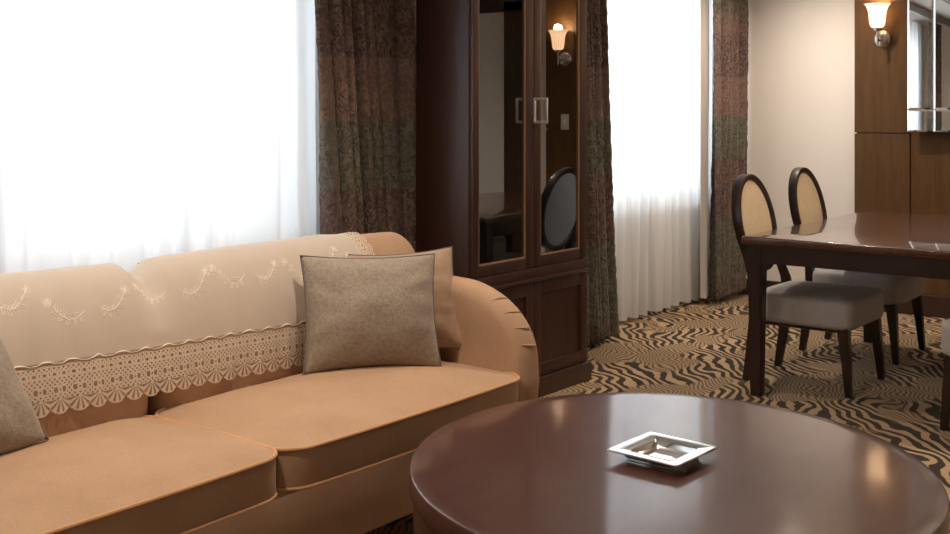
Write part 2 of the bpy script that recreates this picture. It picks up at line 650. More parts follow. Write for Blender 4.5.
for i, (a, b) in enumerate((W1, W2)):
    bm = bmesh.new()
    yf0, yf1 = YW1 + 0.10, YW1 + 0.16
    t = 0.05
    box(bm, a, b, yf0, yf1, ZS, ZS + t, 0.004)
    box(bm, a, b, yf0, yf1, ZH - t, ZH, 0.004)
    n = 3 if i == 0 else 1
    for k in range(n + 1):
        xx = a + (b - a - t) * k / n
        box(bm, xx, xx + t, yf0, yf1, ZS, ZH, 0.004)
    w = struct('window_%d' % (i + 1), bm, M_WHITE)
    bm = bmesh.new()
    box(bm, a + t, b - t, YW1 + 0.126, YW1 + 0.132, ZS + t, ZH - t)
    p = obj('window_pane', bm, M_PANE, w, smooth=False)
    p = obj('window_sill', B(a, b, YW1 - 0.03, YW1 + 0.10, ZS - 0.03, ZS, 0.006), M_WHITE, w)

# curtain pelmet (dark wood board under the ceiling)
struct('trim_1', B(XW0, XW1, 3.02, 3.05, 2.30, ZC, 0.003), M_TRIM_WOOD)
# baseboards
struct('baseboard_right', B(XW0, XW1, YW0, YW0 + .02, 0, .11, .004), M_TRIM_WOOD)
struct('baseboard_back', B(XW0, XW0 + .02, YW0 + .02, YW1, 0, .11, .004), M_TRIM_WOOD)
struct('baseboard_left', B(XW0 + .02, XW1, YW1 - .02, YW1, 0, .11, .004), M_TRIM_WOOD)
bm = bmesh.new()
box(bm, XW1 - .02, XW1, 2.50, YW1 - .02, 0, .11, .004)
struct('baseboard_far', bm, M_TRIM_WOOD)

# wood panelling on the far wall
PX = 7.09
PY0, PY1 = 0.78, 2.50
SY = 2.155
gp = 0.004
SZ = 1.105
struct('trim_2', B(PX, XW1, SY + gp, PY1, SZ + gp, ZC, .002), M_PANEL)
struct('trim_3', B(PX, XW1, SY + gp, PY1, 0.13, SZ - gp, .002), M_PANEL)
struct('trim_4', B(PX, XW1, PY0 + PY1 - SY + gp, SY - gp, 0.13, SZ + 0.005, .002), M_PANEL)
struct('trim_5', B(PX, XW1, PY0, PY0 + PY1 - SY - gp, SZ + gp, ZC, .002), M_PANEL)
struct('trim_6', B(PX, XW1, PY0, PY0 + PY1 - SY - gp, 0.13, SZ - gp, .002), M_PANEL)
struct('trim_7', B(PX + 0.012, XW1, PY0 + 0.01, PY1 - 0.01, 0.02, ZC, 0), M_TRIM_WOOD)
struct('trim_8', B(PX - 0.035, XW1, PY0, PY1, 0, .13, .006), M_TRIM_WOOD)
# door with wide dark casing further along the far wall (seen in the cabinet glass)
bm = bmesh.new()
box(bm, XW1 - .06, XW1, .38, .56, 0, 2.1, .004)
box(bm, XW1 - .06, XW1, -1.0, -.86, 0, 2.1, .004)
box(bm, XW1 - .06, XW1, -1.0, .56, 2.02, ZC, .004)
struct('trim_9', bm, M_TRIM_WOOD)
d1 = struct('door_1', B(XW1 - .035, XW1, -.86, .38, 0, 2.02, .003), M_WHITE)
bm = bmesh.new()
tube(bm, [(XW1 - .035, -.76, 1.0), (XW1 - .085, -.76, 1.0), (XW1 - .085, -.64, 1.0)], .009, 10)
obj('door_handle', bm, M_STEEL, d1)

# ------------------------------------------------------------------ curtains


def curtain(name, x0, x1, y, z0, z1, spacing, amp, mat, lean=(0, 0), seed=0, depthvar=0.5, thickness=0.003, flare=0.0, crinkle=0.0):
    n = int((x1 - x0) / (0.006 if crinkle else 0.008))
    nz = 150 if crinkle else 40
    bm = bmesh.new()
    rows = []
    for j in range(nz + 1):
        t = j / nz
        z = z0 + (z1 - z0) * t
        row = []
        for i in range(n + 1):
            s = i / n
            xx = x0 + (x1 - x0) * s
            q = s * (x1 - x0) / spacing
            q2 = q + 1.1 * noise.noise(Vector((q * 0.45 + seed, 0.3, t * 0.6)))
            a = amp * (0.55 + depthvar * (noise.noise(Vector((q * 0.8, seed, t * 0.8))) + 0.5))
            w = sin(2 * pi * q2)
            w = (abs(w) ** 0.8) * (1 if w > 0 else -1)
            yy = y + a * w + 0.25 * a * sin(2 * pi * q2 * 2.3 + seed) + flare * (1 - t)
            zz = z + (0.006 * sin(2 * pi * q2) if j == 0 else 0)
            lx = (lean[0] * (1 - s) + lean[1] * s) * (1 - t)
            xo = 0.35 * a * cos(2 * pi * q2)
            if crinkle:
                v3 = Vector((xx * 24 + seed, z * 24, 0.0))
                yy += crinkle * noise.noise(v3) + crinkle * 0.6 * noise.noise(v3 * 2.1)
                xo += crinkle * 0.3 * noise.noise(Vector((xx * 9, z * 22, seed)))
            row.append(bm.verts.new((xx + lx + xo, yy, zz)))
        rows.append(row)
    for j in range(nz):
        for i in range(n):
            bm.faces.new((rows[j][i], rows[j][i + 1], rows[j + 1][i + 1], rows[j + 1][i]))
    o = obj(name, bm, mat, None, True, angle=180)
    if thickness:
        md = o.modifiers.new('thickness', 'SOLIDIFY')
        md.thickness = thickness
    return o


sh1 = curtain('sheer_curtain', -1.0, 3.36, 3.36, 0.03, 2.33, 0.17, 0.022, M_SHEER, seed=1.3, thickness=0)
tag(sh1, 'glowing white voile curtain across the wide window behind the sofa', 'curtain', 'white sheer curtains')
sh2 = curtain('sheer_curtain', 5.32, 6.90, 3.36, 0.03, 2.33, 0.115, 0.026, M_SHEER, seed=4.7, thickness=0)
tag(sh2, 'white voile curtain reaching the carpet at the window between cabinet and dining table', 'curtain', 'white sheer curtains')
dr = curtain('drape', 2.99, 3.57, 3.19, 0.03, 2.33, 0.062, 0.050, M_DRAPE, crinkle=0.005, lean=(0.21, 0.15), seed=2.2)
tag(dr, 'brown and green banded drape hanging behind the sofa, left of the cabinet', 'curtain', 'banded crinkled drapes')
dr = curtain('drape', 4.72, 5.10, 3.18, 0.03, 2.33, 0.07, 0.050, M_DRAPE, crinkle=0.005, lean=(0.03, 0.20), seed=9.1)
tag(dr, 'narrow brown and green banded drape peeping out right of the cabinet', 'curtain', 'banded crinkled drapes')
dr = curtain('drape', 6.62, 7.10, 3.24, 0.05, 2.33, 0.075, 0.045, M_DRAPE, crinkle=0.005, lean=(-0.03, 0.0), seed=5.5)
tag(dr, 'brown and green banded drape in the corner beside the cream wall', 'curtain', 'banded crinkled drapes')
dr = curtain('drape', -1.15, -0.55, 3.19, 0.03, 2.33, 0.105, 0.038, M_DRAPE, crinkle=0.005, seed=7.7)
tag(dr, 'banded drape at the far left end of the sofa window, seen only in the mirror', 'curtain', 'banded crinkled drapes')
# pale satin lining edge turned out beside the corner drape
ln = curtain('curtain_lining', 6.52, 6.66, 3.285, 0.05, 2.33, 0.10, 0.012, plain('satin_lining', (0.52, 0.48, 0.44), 0.3, 0.0, sheen=0.4), seed=3.1, thickness=0)
ln.parent = None
tag(ln, 'narrow strip of silvery satin lining between the right sheer and the corner drape', 'curtain')

# ------------------------------------------------------------------ sofa
SX0, SX1, SXM = 0.86, 2.862, 1.865     # seat span between the arms, middle
SYF = 2.03                             # front of the cushions
sofa = thing('sofa', 'long tan suede sofa with rounded arms in front of the wide window', 'sofa', (SXM, 2.45, 0))

# backrest profile (y, z), front bottom -> over the top -> rear bottom
PROF = catmull([(2.585, 0.36, 0), (2.565, 0.47, 0), (2.570, 0.60, 0), (2.595, 0.71, 0), (2.635, 0.785, 0), (2.690, 0.822, 0), (2.750, 0.812, 0), (2.790, 0.75, 0), (2.805, 0.60, 0), (2.81, 0.36, 0)], 8)
PROF = [(p.x, p.y) for p in PROF]
apex = max(range(len(PROF)), key=lambda i: PROF[i][1])
CUM = [0.0]
for i in range(1, len(PROF)):
    CUM.append(CUM[-1] + math.dist(PROF[i], PROF[i - 1]))


def prof_at(s):
    """s = arc length from the apex, positive down the front."""
    q = CUM[apex] - s
    q = max(0.0, min(CUM[-1], q))
    for i in range(1, len(CUM)):
        if CUM[i] >= q:
            f = (q - CUM[i - 1]) / max(1e-9, CUM[i] - CUM[i - 1])
            a, b = PROF[i - 1], PROF[i]
            y, z = a[0] + (b[0] - a[0]) * f, a[1] + (b[1] - a[1]) * f
            ty, tz = b[0] - a[0], b[1] - a[1]
            l = math.hypot(ty, tz)
            return y, z, -tz / l, ty / l    # outward normal
    return PROF[-1][0], PROF[-1][1], 1, 0


def end_shrink(x, x0, x1, rr=0.075):
    e = max(0.0, min(x - x0, x1 - x))
    k = min(e / rr, 1.0)
    return sqrt(max(0.0, 1 - (1 - k) ** 2))


def back_cushion(x0, x1, rr_l, rr_r):
    bm = bmesh.new()
    n = 60
    rings = []
    for i in range(n + 1):
        t = 0.5 - 0.5 * cos(pi * i / n)
        x = x0 + (x1 - x0) * t
        e_l, e_r = x - x0, x1 - x
        kl = sqrt(max(0.0, 1 - (1 - min(e_l / rr_l, 1)) ** 2))
        kr = sqrt(max(0.0, 1 - (1 - min(e_r / rr_r, 1)) ** 2))
        k = min(kl, kr)
        cy, cz = 2.69, 0.55
        sag = 0.010 * ((x - (x0 + x1) / 2) / ((x1 - x0) / 2)) ** 2
        ring = []
        for (y, z) in PROF:
            yy = cy + (y - cy) * (0.25 + 0.75 * k)
            zt = cz + (z - cz) * (1 - 0.36 * (1 - k)) if z > cz else z
            w = 0.004 * noise.noise(Vector((x * 4, y * 6, z * 6)))
            ring.append(bm.verts.new((x, yy + w, zt - (sag if z > cz else 0))))
        rings.append(ring)
    m = len(PROF)
    for i in range(n):
        for k in range(m - 1):
            bm.faces.new((rings[i][k], rings[i][k + 1], rings[i + 1][k + 1], rings[i + 1][k]))
        bm.faces.new((rings[i][m - 1], rings[i][0], rings[i + 1][0], rings[i + 1][m - 1]))
    bm.faces.new(rings[0])
    bm.faces.new(rings[-1])
    return bm


obj('back_cushion', back_cushion(0.70, 1.895, 0.10, 0.085), M_SOFA, sofa)
obj('back_cushion', back_cushion(1.905, 3.055, 0.085, 0.09), M_SOFA, sofa)
# outer back shell
obj('back_frame', B(0.74, 3.0, 2.78, 2.90, 0.13, 0.68, 0.03, 4), M_SOFA, sofa)
# piping along the top rear of the back at its right end
bm = bmesh.new()
pts = []
for i in range(40):
    x = 1.95 + (3.0 - 1.95) * i / 39
    k = sqrt(max(0, 1 - (1 - min((3.055 - x) / .09, 1)) ** 2))
    zt = 0.55 + (0.812 - 0.55) * (1 - 0.36 * (1 - k)) - 0.010 * ((x - 2.45) / .585) ** 2
    pts.append((x, 2.69 + .06 * (0.25 + 0.75 * k), zt + .003))
tube(bm, pts, 0.0045, 8)
obj('piping', bm, M_PIPING, sofa)

# base
obj('sofa_base', B(SX0 - .02, SX1 + .02, SYF + .025, 2.80, 0.13, 0.325, 0.015, 3), M_SOFA, sofa)
for fx in (0.84, 2.90):
    for fy in (2.12, 2.80):
        obj('foot', B(fx - .035, fx + .035, fy - .035, fy + .035, 0, .14, .004), M_TRIM_WOOD, sofa)


def seat_cushion(x0, x1):
    hx, hy = (x1 - x0) / 2 - .003, (2.60 - SYF) / 2
    cx, cy = (x0 + x1) / 2, (2.60 + SYF) / 2
    out = rrect(hx, hy, 0.075, 6, bow=0.012, m=14)
    bm = bmesh.new()
    z0, z1 = 0.318, 0.425
    slab(bm, out, z0, z1, 0.014, crown_top=0.046, crown_bot=0.0, place=lambda u, v, w: Vector((cx + u, cy + v, w)), wob=0.006, seed=x0 * 3)
    c = obj('seat_cushion', bm, M_SOFA, sofa, angle=60)
    bm = bmesh.new()
    tube(bm, [(cx + p.x * 1.001, cy + p.y * 1.002, z1 - 0.004) for p in out], 0.0055, 8, closed=True)
    obj('piping', bm, M_PIPING, c)
    bm = bmesh.new()
    tube(bm, [(cx + p.x * 1.001, cy + p.y * 1.002, z0 + 0.006) for p in out], 0.0045, 8, closed=True)
    obj('piping', bm, M_PIPING, c)
    return c


seat_cushion(SX0, SXM)
seat_cushion(SXM, SX1)


def arm_outline():
    pts = []
    y_f, y_b, zt = 2.045, 2.86, 0.692
    ry, rz = 0.30, 0.25
    for k in range(0, 13):          # up the front, (y, z) clockwise when y to the right
        pts.append((y_f + 0.004 * sin(k), 0.13 + (zt - rz - 0.13) * k / 13))
    for k in range(17):
        a = pi - (pi / 2) * k / 16
        pts.append((y_f + ry + ry * cos(a), zt - rz + rz * sin(a)))
    for k in range(1, 12):
        t = k / 12
        pts.append((y_f + ry + (y_b - .06 - y_f - ry) * t, zt + 0.012 * sin(pi * t)))
    for k in range(7):
        a = pi / 2 - (pi / 2) * k / 6
        pts.append((y_b - .06 + .06 * cos(a), zt - .06 + .06 * sin(a)))
    for k in range(1, 10):
        pts.append((y_b, zt - .06 - (zt - .06 - 0.13) * k / 10))
    for k in range(0, 12):
        pts.append((y_b - (y_b - y_f) * k / 12, 0.13))
    out = [Vector(p) for p in pts][::-1]
    return out


AO = arm_outline()


def sofa_arm(xi, side):
    """side +1: right arm, inner face at xi."""
    bm = bmesh.new()
    th = 0.108
    slab(bm, AO, 0, th, 0.048, crown_top=0.0, crown_bot=0.006, place=lambda u, v, w: Vector((xi + side * w, u, v)), nr=8, nc=8, wob=0.004, seed=2 + side)
    a = obj('arm', bm, M_SOFA, sofa, angle=60)
    bm = bmesh.new()
    rr = 0.048

    def inset(w):
        d = max(0.0, (rr - w) / rr, (w - (th - rr)) / rr)
        return rr * (1 - sqrt(max(0.0, 1 - d * d)))
    wp = th - 0.014
    cy_, cz_ = 2.45, 0.36
    pts = []
    n_ = len(AO)
    for i in range(n_):
        p = AO[i]
        if p.y > 0.14 and p.x < 2.80:
            t = (AO[(i + 1) % n_] - AO[i - 1]).normalized()
            nrm = Vector((t.y, -t.x))
            q = p - nrm * inset(wp)
            pts.append((xi + side * wp, q.x, q.y))
    tube(bm, pts, 0.0035, 8)
    obj('piping', bm, M_PIPING, a)
    # gathered pleats where the fabric turns down over the front
    for k in range(4):
        ang = pi - radians(14 + 13 * k)
        ny, nz = cos(ang), sin(ang)
        pts = []
        for i in range(12):
            t = i / 11
            w = 0.016 + (th - 0.032) * t
            a2 = ang - 0.05 * (1 - t) ** 2
            y = 2.045 + .30 + (.30 - inset(w)) * cos(a2)
            z = .692 - .25 + (.25 - inset(w)) * sin(a2)
            pts.append((xi + side * w, y, z))
        bm = bmesh.new()
        tube(bm, pts, [0.0008 + 0.0042 * sin(pi * i / 11) for i in range(12)], 8)
        obj('pleat', bm, M_SOFA, a)
    return a


sofa_arm(SX1, 1)
sofa_arm(SX0, -1)

# ------------------------------------------------------------------ throw on the sofa back
TX0, TX1 = 0.80, 2.775
throw = thing('sofa_throw', 'cream embroidered cloth with scalloped lace hem draped over the sofa back', 'throw', (1.8, 2.69, 0.84))


DIPX = 1.90


def throw_pt(x, s, off=0.007):
    y, z, ny, nz = prof_at(s)
    # cushion crowns and the dip between them
    e = abs(x - DIPX)
    dip = max(0.0, 1 - e / 0.065)
    hump = 0.010 * ((min(abs(x - 1.28), abs(x - 2.45)) / .585) ** 2)
    front = max(0.0, min(1.0, s / 0.10))
    topf = max(0.0, 1 - abs(s) / 0.16)
    z -= (0.050 * dip ** 1.1) * topf + hump * max(0, min(1, (z - .55) / .2))
    y += 0.030 * dip * max(0, 1 - abs(s - 0.09) / 0.14) - (0.0)
    # soft vertical folds
    f = 0.0065 * noise.noise(Vector((x * 9 + .3 * s, s * 1.5, 2.0))) + 0.002 * sin(x * 46 + 4 * noise.noise(Vector((x * 3, 0, 0)))) * front
    off2 = off + f + 0.004
    return Vector((x, y + ny * off2, z + nz * off2))


def s_lace(x):
    # arc length at which the lace starts: the cloth hangs a little lower to the right
    return 0.262 + 0.030 * (x - 1.4)


bm = bmesh.new()
nx, ns = 240, 44
rows = []
for i in range(nx + 1):
    x = TX0 + (TX1 - 0.05 - TX0) * i / nx
    s1 = s_lace(x)
    rows.append([bm.verts.new(throw_pt(x, -0.13 + (s1 + 0.13) * j / ns)) for j in range(ns + 1)])
for i in range(nx):
    for j in range(ns):
        bm.faces.new((rows[i][j], rows[i + 1][j], rows[i + 1][j + 1], rows[i][j + 1]))
o = obj('cloth', bm, M_THROW, throw, angle=180)
md = o.modifiers.new('thickness', 'SOLIDIFY')
md.thickness = 0.0015


def lace_mesh(f, nu, nv, period, hgt, ulen):
    bm = bmesh.new()
    uvl = bm.loops.layers.uv.new('UVMap')
    R = [[bm.verts.new(f(i / nu, j / nv)) for j in range(nv + 1)] for i in range(nu + 1)]
    for i in range(nu):
        for j in range(nv):
            fc = bm.faces.new((R[i][j], R[i + 1][j], R[i + 1][j + 1], R[i][j + 1]))
            for lp, (a, b) in zip(fc.loops, ((i, j), (i + 1, j), (i + 1, j + 1), (i, j + 1))):
                lp[uvl].uv = (a / nu * ulen / period, b / nv * hgt / period)
    return bm


def lf(a, b):
    x = TX0 + (TX1 - TX0) * a
    s = s_lace(x) - 0.004 + LACE_H * b
    p = throw_pt(x, s, 0.006)
    p.y -= 0.004 * (1 - cos(2 * pi * (x - TX0) / LACE_P)) * b * 0.6
    return p


o = obj('lace_trim', lace_mesh(lf, 240, 14, LACE_P, LACE_H, TX1 - TX0), M_LACE, throw, angle=180)
tag(o, 'scalloped lace hem hanging in fans')


def lf2(a, b):
    x = TX1 - 0.055 + 0.07 * b
    s = -0.12 + (s_lace(TX1) + 0.12) * a
    return throw_pt(x, s, 0.007)


obj('lace_trim', lace_mesh(lf2, 40, 6, 0.035, 0.07, 0.40), M_LACE_SIDE, throw, angle=180)

# little raised knots along the lace heading
bm = bmesh.new()
pts, rad = [], []
nn = 760
for i in range(nn + 1):
    x = TX0 + 0.01 + (TX1 - TX0 - 0.06) * i / nn
    q = abs(sin(pi * x / LACE_P * 0.75))
    w = q ** 3
    pts.append(throw_pt(x, s_lace(x) - 0.001 - 0.007 * w - 0.002 * noise.noise(Vector((x * 70, 0, 0))), 0.0085))
    rad.append(0.0009 + 0.0014 * w)
tube(bm, pts, rad, 5)
obj('heading_stitch', bm, M_EMB, throw)

# embroidered sprigs
bm = bmesh.new()


def curve_on_throw(pts2, r):
    tube(bm, [throw_pt(px, ps, 0.0072) for px, ps in pts2], r, 5)


def leaf(px, ps, a, L):
    pts2 = []
    for i in range(9):
        t = 2 * pi * i / 8
        lx, ly = L * 0.5 * (1 - cos(t)), L * 0.2 * sin(t)
        pts2.append((px + lx * cos(a) - ly * sin(a), ps + lx * sin(a) + ly * cos(a)))
    curve_on_throw(pts2, 0.0010)


def sprig(xc, sc, flip, size):
    prev = None
    stem = []
    for i in range(14):
        t = i / 13
        stem.append((xc + flip * size * (t - .5), sc + size * (0.30 * sin(t * 3.4) - 0.25 * t)))
    curve_on_throw(stem, 0.0013)
    for i in range(2, 14, 2):
        px, ps = stem[i]
        a = atan2(stem[i][1] - stem[i - 1][1], stem[i][0] - stem[i - 1][0])
        leaf(px, ps, a + 0.9, size * .20)
        leaf(px, ps, a - 0.9, size * .17)
    px, ps = stem[-1]
    for k in range(6):
        leaf(px, ps, k * pi / 3, size * .13)


rs = random.Random(3)
x = 0.95
fl = 1
while x < 2.72:
    sprig(x, 0.115 + 0.03 * rs.uniform(-1, 1), fl, 0.085 + .03 * rs.random())
    fl = -fl
    x += 0.135
obj('embroidery', bm, M_EMB, throw)

# ------------------------------------------------------------------ pillows


def make_pillow(name, w, h, T, mat, pipe_mat, label, group=None, seed=0.0, pinch=0.07, flare=0.0):
    n = 36
    root = thing(name, label, 'pillow', group=group)
    bm = bmesh.new()

    def pos(a, b, side):
        x = a * (1 - pinch * (1 - b * b)) * w / 2 * (1 - flare * b)
        z = b * (1 - pinch * (1 - a * a)) * h / 2
        f = (max(0, 1 - a * a) ** 0.6) * (max(0, 1 - b * b) ** 0.6)
        f *= 1.0
        f2 = f + 0.14 * f * noise.noise(Vector((a * 1.8 + seed, b * 1.8, side * 3)))
        # tension creases towards the corners
        ang = atan2(b, a)
        rr = sqrt(a * a + b * b)
        f2 += 0.16 * sin(ang * 11 + seed + 3 * noise.noise(Vector((a * 2, b * 2, seed)))) * max(0, rr - 0.55) * f
        return Vector((x, side * T / 2 * f2, z))
    top = [[bm.verts.new(pos(-1 + 2 * i / n, -1 + 2 * j / n, -1)) for j in range(n + 1)] for i in range(n + 1)]
    bot = [[top[i][j] if i in (0, n) or j in (0, n) else bm.verts.new(pos(-1 + 2 * i / n, -1 + 2 * j / n, 1)) for j in range(n + 1)] for i in range(n + 1)]
    for gr in (top, bot):
        for i in range(n):
            for j in range(n):
                bm.faces.new((gr[i][j], gr[i + 1][j], gr[i + 1][j + 1], gr[i][j + 1]))
    obj('cover', bm, mat, root, world_coords=False, angle=180)
    loop = [(-1 + 2 * i / 24, -1) for i in range(24)] + [(1, -1 + 2 * i / 24) for i in range(24)] + [(1 - 2 * i / 24, 1) for i in range(24)] + [(-1, 1 - 2 * i / 24) for i in range(24)]
    bm = bmesh.new()
    tube(bm, [pos(a, b, -1) * 1.001 for a, b in loop], 0.0024, 6, closed=True)
    obj('piping', bm, pipe_mat, root, world_coords=False)
    return root


def place_pillow(o, center, yaw, lean, roll):
    """yaw about z, lean back about local x, roll in its own plane"""
    m = Matrix.Rotation(yaw, 4, 'Z') @ Matrix.Rotation(lean, 4, 'X') @ Matrix.Rotation(roll, 4, 'Y')
    o.rotation_euler = m.to_euler()
    o.location = center


p1 = make_pillow('throw_pillow', 0.43, 0.36, 0.20, M_PILLOW_GREY, M_PILLOW_PIPE, 'grey-taupe square pillow with dark piping, standing in front of the tan one', 'sofa pillows', 1.0)
place_pillow(p1, (2.545, 2.398, 0.625), radians(-34), radians(-18), radians(1.5))
p2 = make_pillow('throw_pillow', 0.415, 0.345, 0.18, M_PILLOW_TAN, M_PILLOW_PIPE, 'plain tan pillow tucked behind the grey pillow against the sofa arm', 'sofa pillows', 5.0, pinch=0.10, flare=0.07)
place_pillow(p2, (2.752, 2.465, 0.624), radians(-40), radians(-22), radians(-2))
p3 = make_pillow('throw_pillow', 0.43, 0.40, 0.19, M_PILLOW_GREY, M_PILLOW_PIPE, 'grey pillow cut off by the left edge of the picture, on the left seat', 'sofa pillows', 8.0)
place_pillow(p3, (1.255, 2.50, 0.618), radians(14), radians(-28), radians(-5))

# ------------------------------------------------------------------ coffee table
CT = (2.285, 1.234)


def stretch(bm):
    # the top is very slightly oval
    a = radians(38)
    for v in bm.verts:
        dx, dy = v.co.x - CT[0], v.co.y - CT[1]
        p, q = dx * cos(a) + dy * sin(a), -dx * sin(a) + dy * cos(a)
        p, q = p * 1.055, q * 0.965
        v.co.x, v.co.y = CT[0] + p * cos(a) - q * sin(a), CT[1] + p * sin(a) + q * cos(a)


ct = thing('coffee_table', 'large round dark mahogany coffee table with a thick rim', 'coffee table', (CT[0], CT[1], 0))
bm = bmesh.new()
lathe(bm, [(0.05, 0.40), (0.600, 0.40), (0.604, 0.402), (0.605, 0.406), (0.605, 0.4445), (0.603, 0.4485), (0.598, 0.4505), (0.56, 0.4505), (0.2, 0.4505), (0.01, 0.4505)], 128, (CT[0], CT[1], 0))
stretch(bm)
obj('tabletop', bm, M_COFFEE, ct, angle=35)
bm = bmesh.new()
lathe(bm, [(0.05, 0.0), (0.585, 0.0), (0.585, 0.03), (0.597, 0.035), (0.597, 0.40), (0.05, 0.40)], 96, (CT[0], CT[1], 0))
stretch(bm)
obj('base', bm, M_COFFEE, ct, angle=35)

# ashtray
at = thing('ashtray', 'square polished silver ashtray on the round coffee table', 'ashtray', (2.300, 1.252, 0.45), radians(-3))


def sq_ring(bm, hw, z, hy=None, n=1):
    hy = hy or hw
    pts = rrect(hw, hy, min(0.006, hw * .2), 3, 0, 1)
    return [bm.verts.new((p.x, p.y, z)) for p in pts]


bm = bmesh.new()
secs = [(0.030, 0.0), (0.058, 0.0), (0.061, 0.002), (0.061, 0.005), (0.066, 0.012), (0.090, 0.0205), (0.093, 0.022), (0.0935, 0.0245), (0.0925, 0.026), (0.090, 0.0262), (0.060, 0.0225), (0.056, 0.021), (0.051, 0.010), (0.046, 0.006), (0.02, 0.005)]
R = [sq_ring(bm, hw, z) for hw, z in secs]
for i in range(len(R) - 1):
    n = len(R[i])
    for k in range(n):
        bm.faces.new((R[i][k], R[i][(k + 1) % n], R[i + 1][(k + 1) % n], R[i + 1][k]))
bm.faces.new(R[0][::-1])
bm.faces.new(R[-1])
obj('dish', bm, M_CHROME, at, world_coords=False, angle=25)

# ------------------------------------------------------------------ cabinet
CX0, CX1, CYF, CYB = 3.58, 4.438, 2.81, 3.115
CM = (CX0 + CX1) / 2
CH = 2.22
cab = thing('display_cabinet', 'tall dark wood display cabinet with glass doors between the two windows', 'cabinet', (CM, 3.0, 0))
obj('side_panel', B(CX0, CX0 + .025, CYF + .022, CYB, .08, CH, .002), M_CABINET, cab)
obj('side_panel', B(CX1 - .025, CX1, CYF + .022, CYB, .08, CH, .002), M_CABINET, cab)
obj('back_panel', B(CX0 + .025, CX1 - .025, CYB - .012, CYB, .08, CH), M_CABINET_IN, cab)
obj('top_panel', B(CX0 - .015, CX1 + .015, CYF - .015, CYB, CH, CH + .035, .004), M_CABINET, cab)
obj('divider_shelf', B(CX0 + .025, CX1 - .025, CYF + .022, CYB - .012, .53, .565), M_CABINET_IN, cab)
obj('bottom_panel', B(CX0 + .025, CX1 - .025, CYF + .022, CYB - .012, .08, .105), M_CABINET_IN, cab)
obj('plinth', B(CX0 - .012, CX1 + .012, CYF - .016, CYB, 0, .083, .004), M_CABINET, cab)
# rail between glass doors and lower doors with a small moulding
bm = bmesh.new()
box(bm, CX0, CX1, CYF - .004, CYF + .022, .515, .565, .002)
box(bm, CX0, CX1, CYF - .012, CYF, .505, .520, .003)
obj('middle_rail', bm, M_CABINET, cab)
obj('top_rail', B(CX0, CX1, CYF, CYF + .022, 2.14, CH, .002), M_CABINET, cab)


def door_frame(x0, x1, z0, z1, sl, sr, rb, rt, yf, th=.022):
    bm = bmesh.new()
    box(bm, x0, x0 + sl, yf, yf + th, z0, z1, .0025)
    box(bm, x1 - sr, x1, yf, yf + th, z0, z1, .0025)
    box(bm, x0 + sl, x1 - sr, yf + .001, yf + th - .001, z0, z0 + rb, .0015)
    box(bm, x0 + sl, x1 - sr, yf + .001, yf + th - .001, z1 - rt, z1, .0015)
    return bm


gold = plain('glass_bead', (0.30, 0.17, 0.09), 0.3, 0.0)
for (x0, x1, sl, sr, tag_) in ((CX0, CM - .002, .040, .058, 'l'), (CM + .002, CX1, .050, .062, 'r')):
    d = obj('door', door_frame(x0, x1, .568, 2.137, sl, sr, .045, .06, CYF), M_CABINET, cab)
    obj('glass_pane', B(x0 + sl - .004, x1 - sr + .004, CYF + .010, CYF + .014, .568 + .04, 2.137 - .055), M_CAB_GLASS, d, smooth=False)
    bm = bmesh.new()
    a, b_, c_, e_ = x0 + sl, x1 - sr, .568 + .045, 2.137 - .06
    box(bm, a, b_, CYF + .003, CYF + .009, c_, c_ + .006)
    box(bm, a, a + .005, CYF + .003, CYF + .009, c_ + .006, e_)
    box(bm, b_ - .005, b_, CYF + .003, CYF + .009, c_ + .006, e_)
    obj('glazing_bead', bm, gold, d, smooth=False)
    if tag_ == 'r':
        # square loop handle standing out from the stile
        bm = bmesh.new()
        hx, t = CM - .004, .0055
        z0, z1 = 1.192, 1.303
        y0, y1 = CYF - .074, CYF
        box(bm, hx - .006, hx + .006, y1 - .010, y1 + .001, z0, z1, .001)
        box(bm, hx - .004, hx + .004, y0, y0 + .011, z0, z1, .001)
        box(bm, hx - .004, hx + .004, y0 + .009, y1, z0, z0 + .011, .001)
        box(bm, hx - .004, hx + .004, y0 + .009, y1, z1 - .011, z1, .001)
        h = obj('handle', bm, plain('satin_chrome', (0.86, 0.84, 0.80), 0.42, 1.0), d)
        tag(h, 'square chrome loop handle')
for (x0, x1) in ((CX0, CM - .002), (CM + .002, CX1)):
    d = obj('lower_door', door_frame(x0, x1, .086, .502, .055, .055, .055, .055, CYF), M_CABINET, cab)
    obj('door_panel', B(x0 + .055, x1 - .055, CYF + .010, CYF + .018, .086 + .055, .502 - .055), M_CABINET, d)
for z in (0.985, 1.42, 1.80):
    obj('glass_shelf', B(CX0 + .027, CX1 - .027, CYF + .04, CYB - .02, z, z + .008), M_CRYSTAL, cab, smooth=False)


def goblet(loc, s, label):
    r = thing('wine_glass', label, 'glass', loc, 0, 'glassware inside the cabinet')
    bm = bmesh.new()
    lathe(bm, [(0.004, 0.0), (0.032 * s, 0.0), (0.032 * s, 0.002), (0.006, 0.006), (0.0035, 0.02), (0.0035, 0.075 * s), (0.012, 0.085 * s), (0.028 * s, 0.11 * s), (0.031 * s, 0.14 * s), (0.026 * s, 0.18 * s), (0.0245 * s, 0.18 * s), (0.029 * s, 0.14 * s), (0.026 * s, 0.112 * s), (0.003, 0.09 * s)], 24)
    obj('bowl', bm, M_CRYSTAL, r, world_coords=False)
    return r


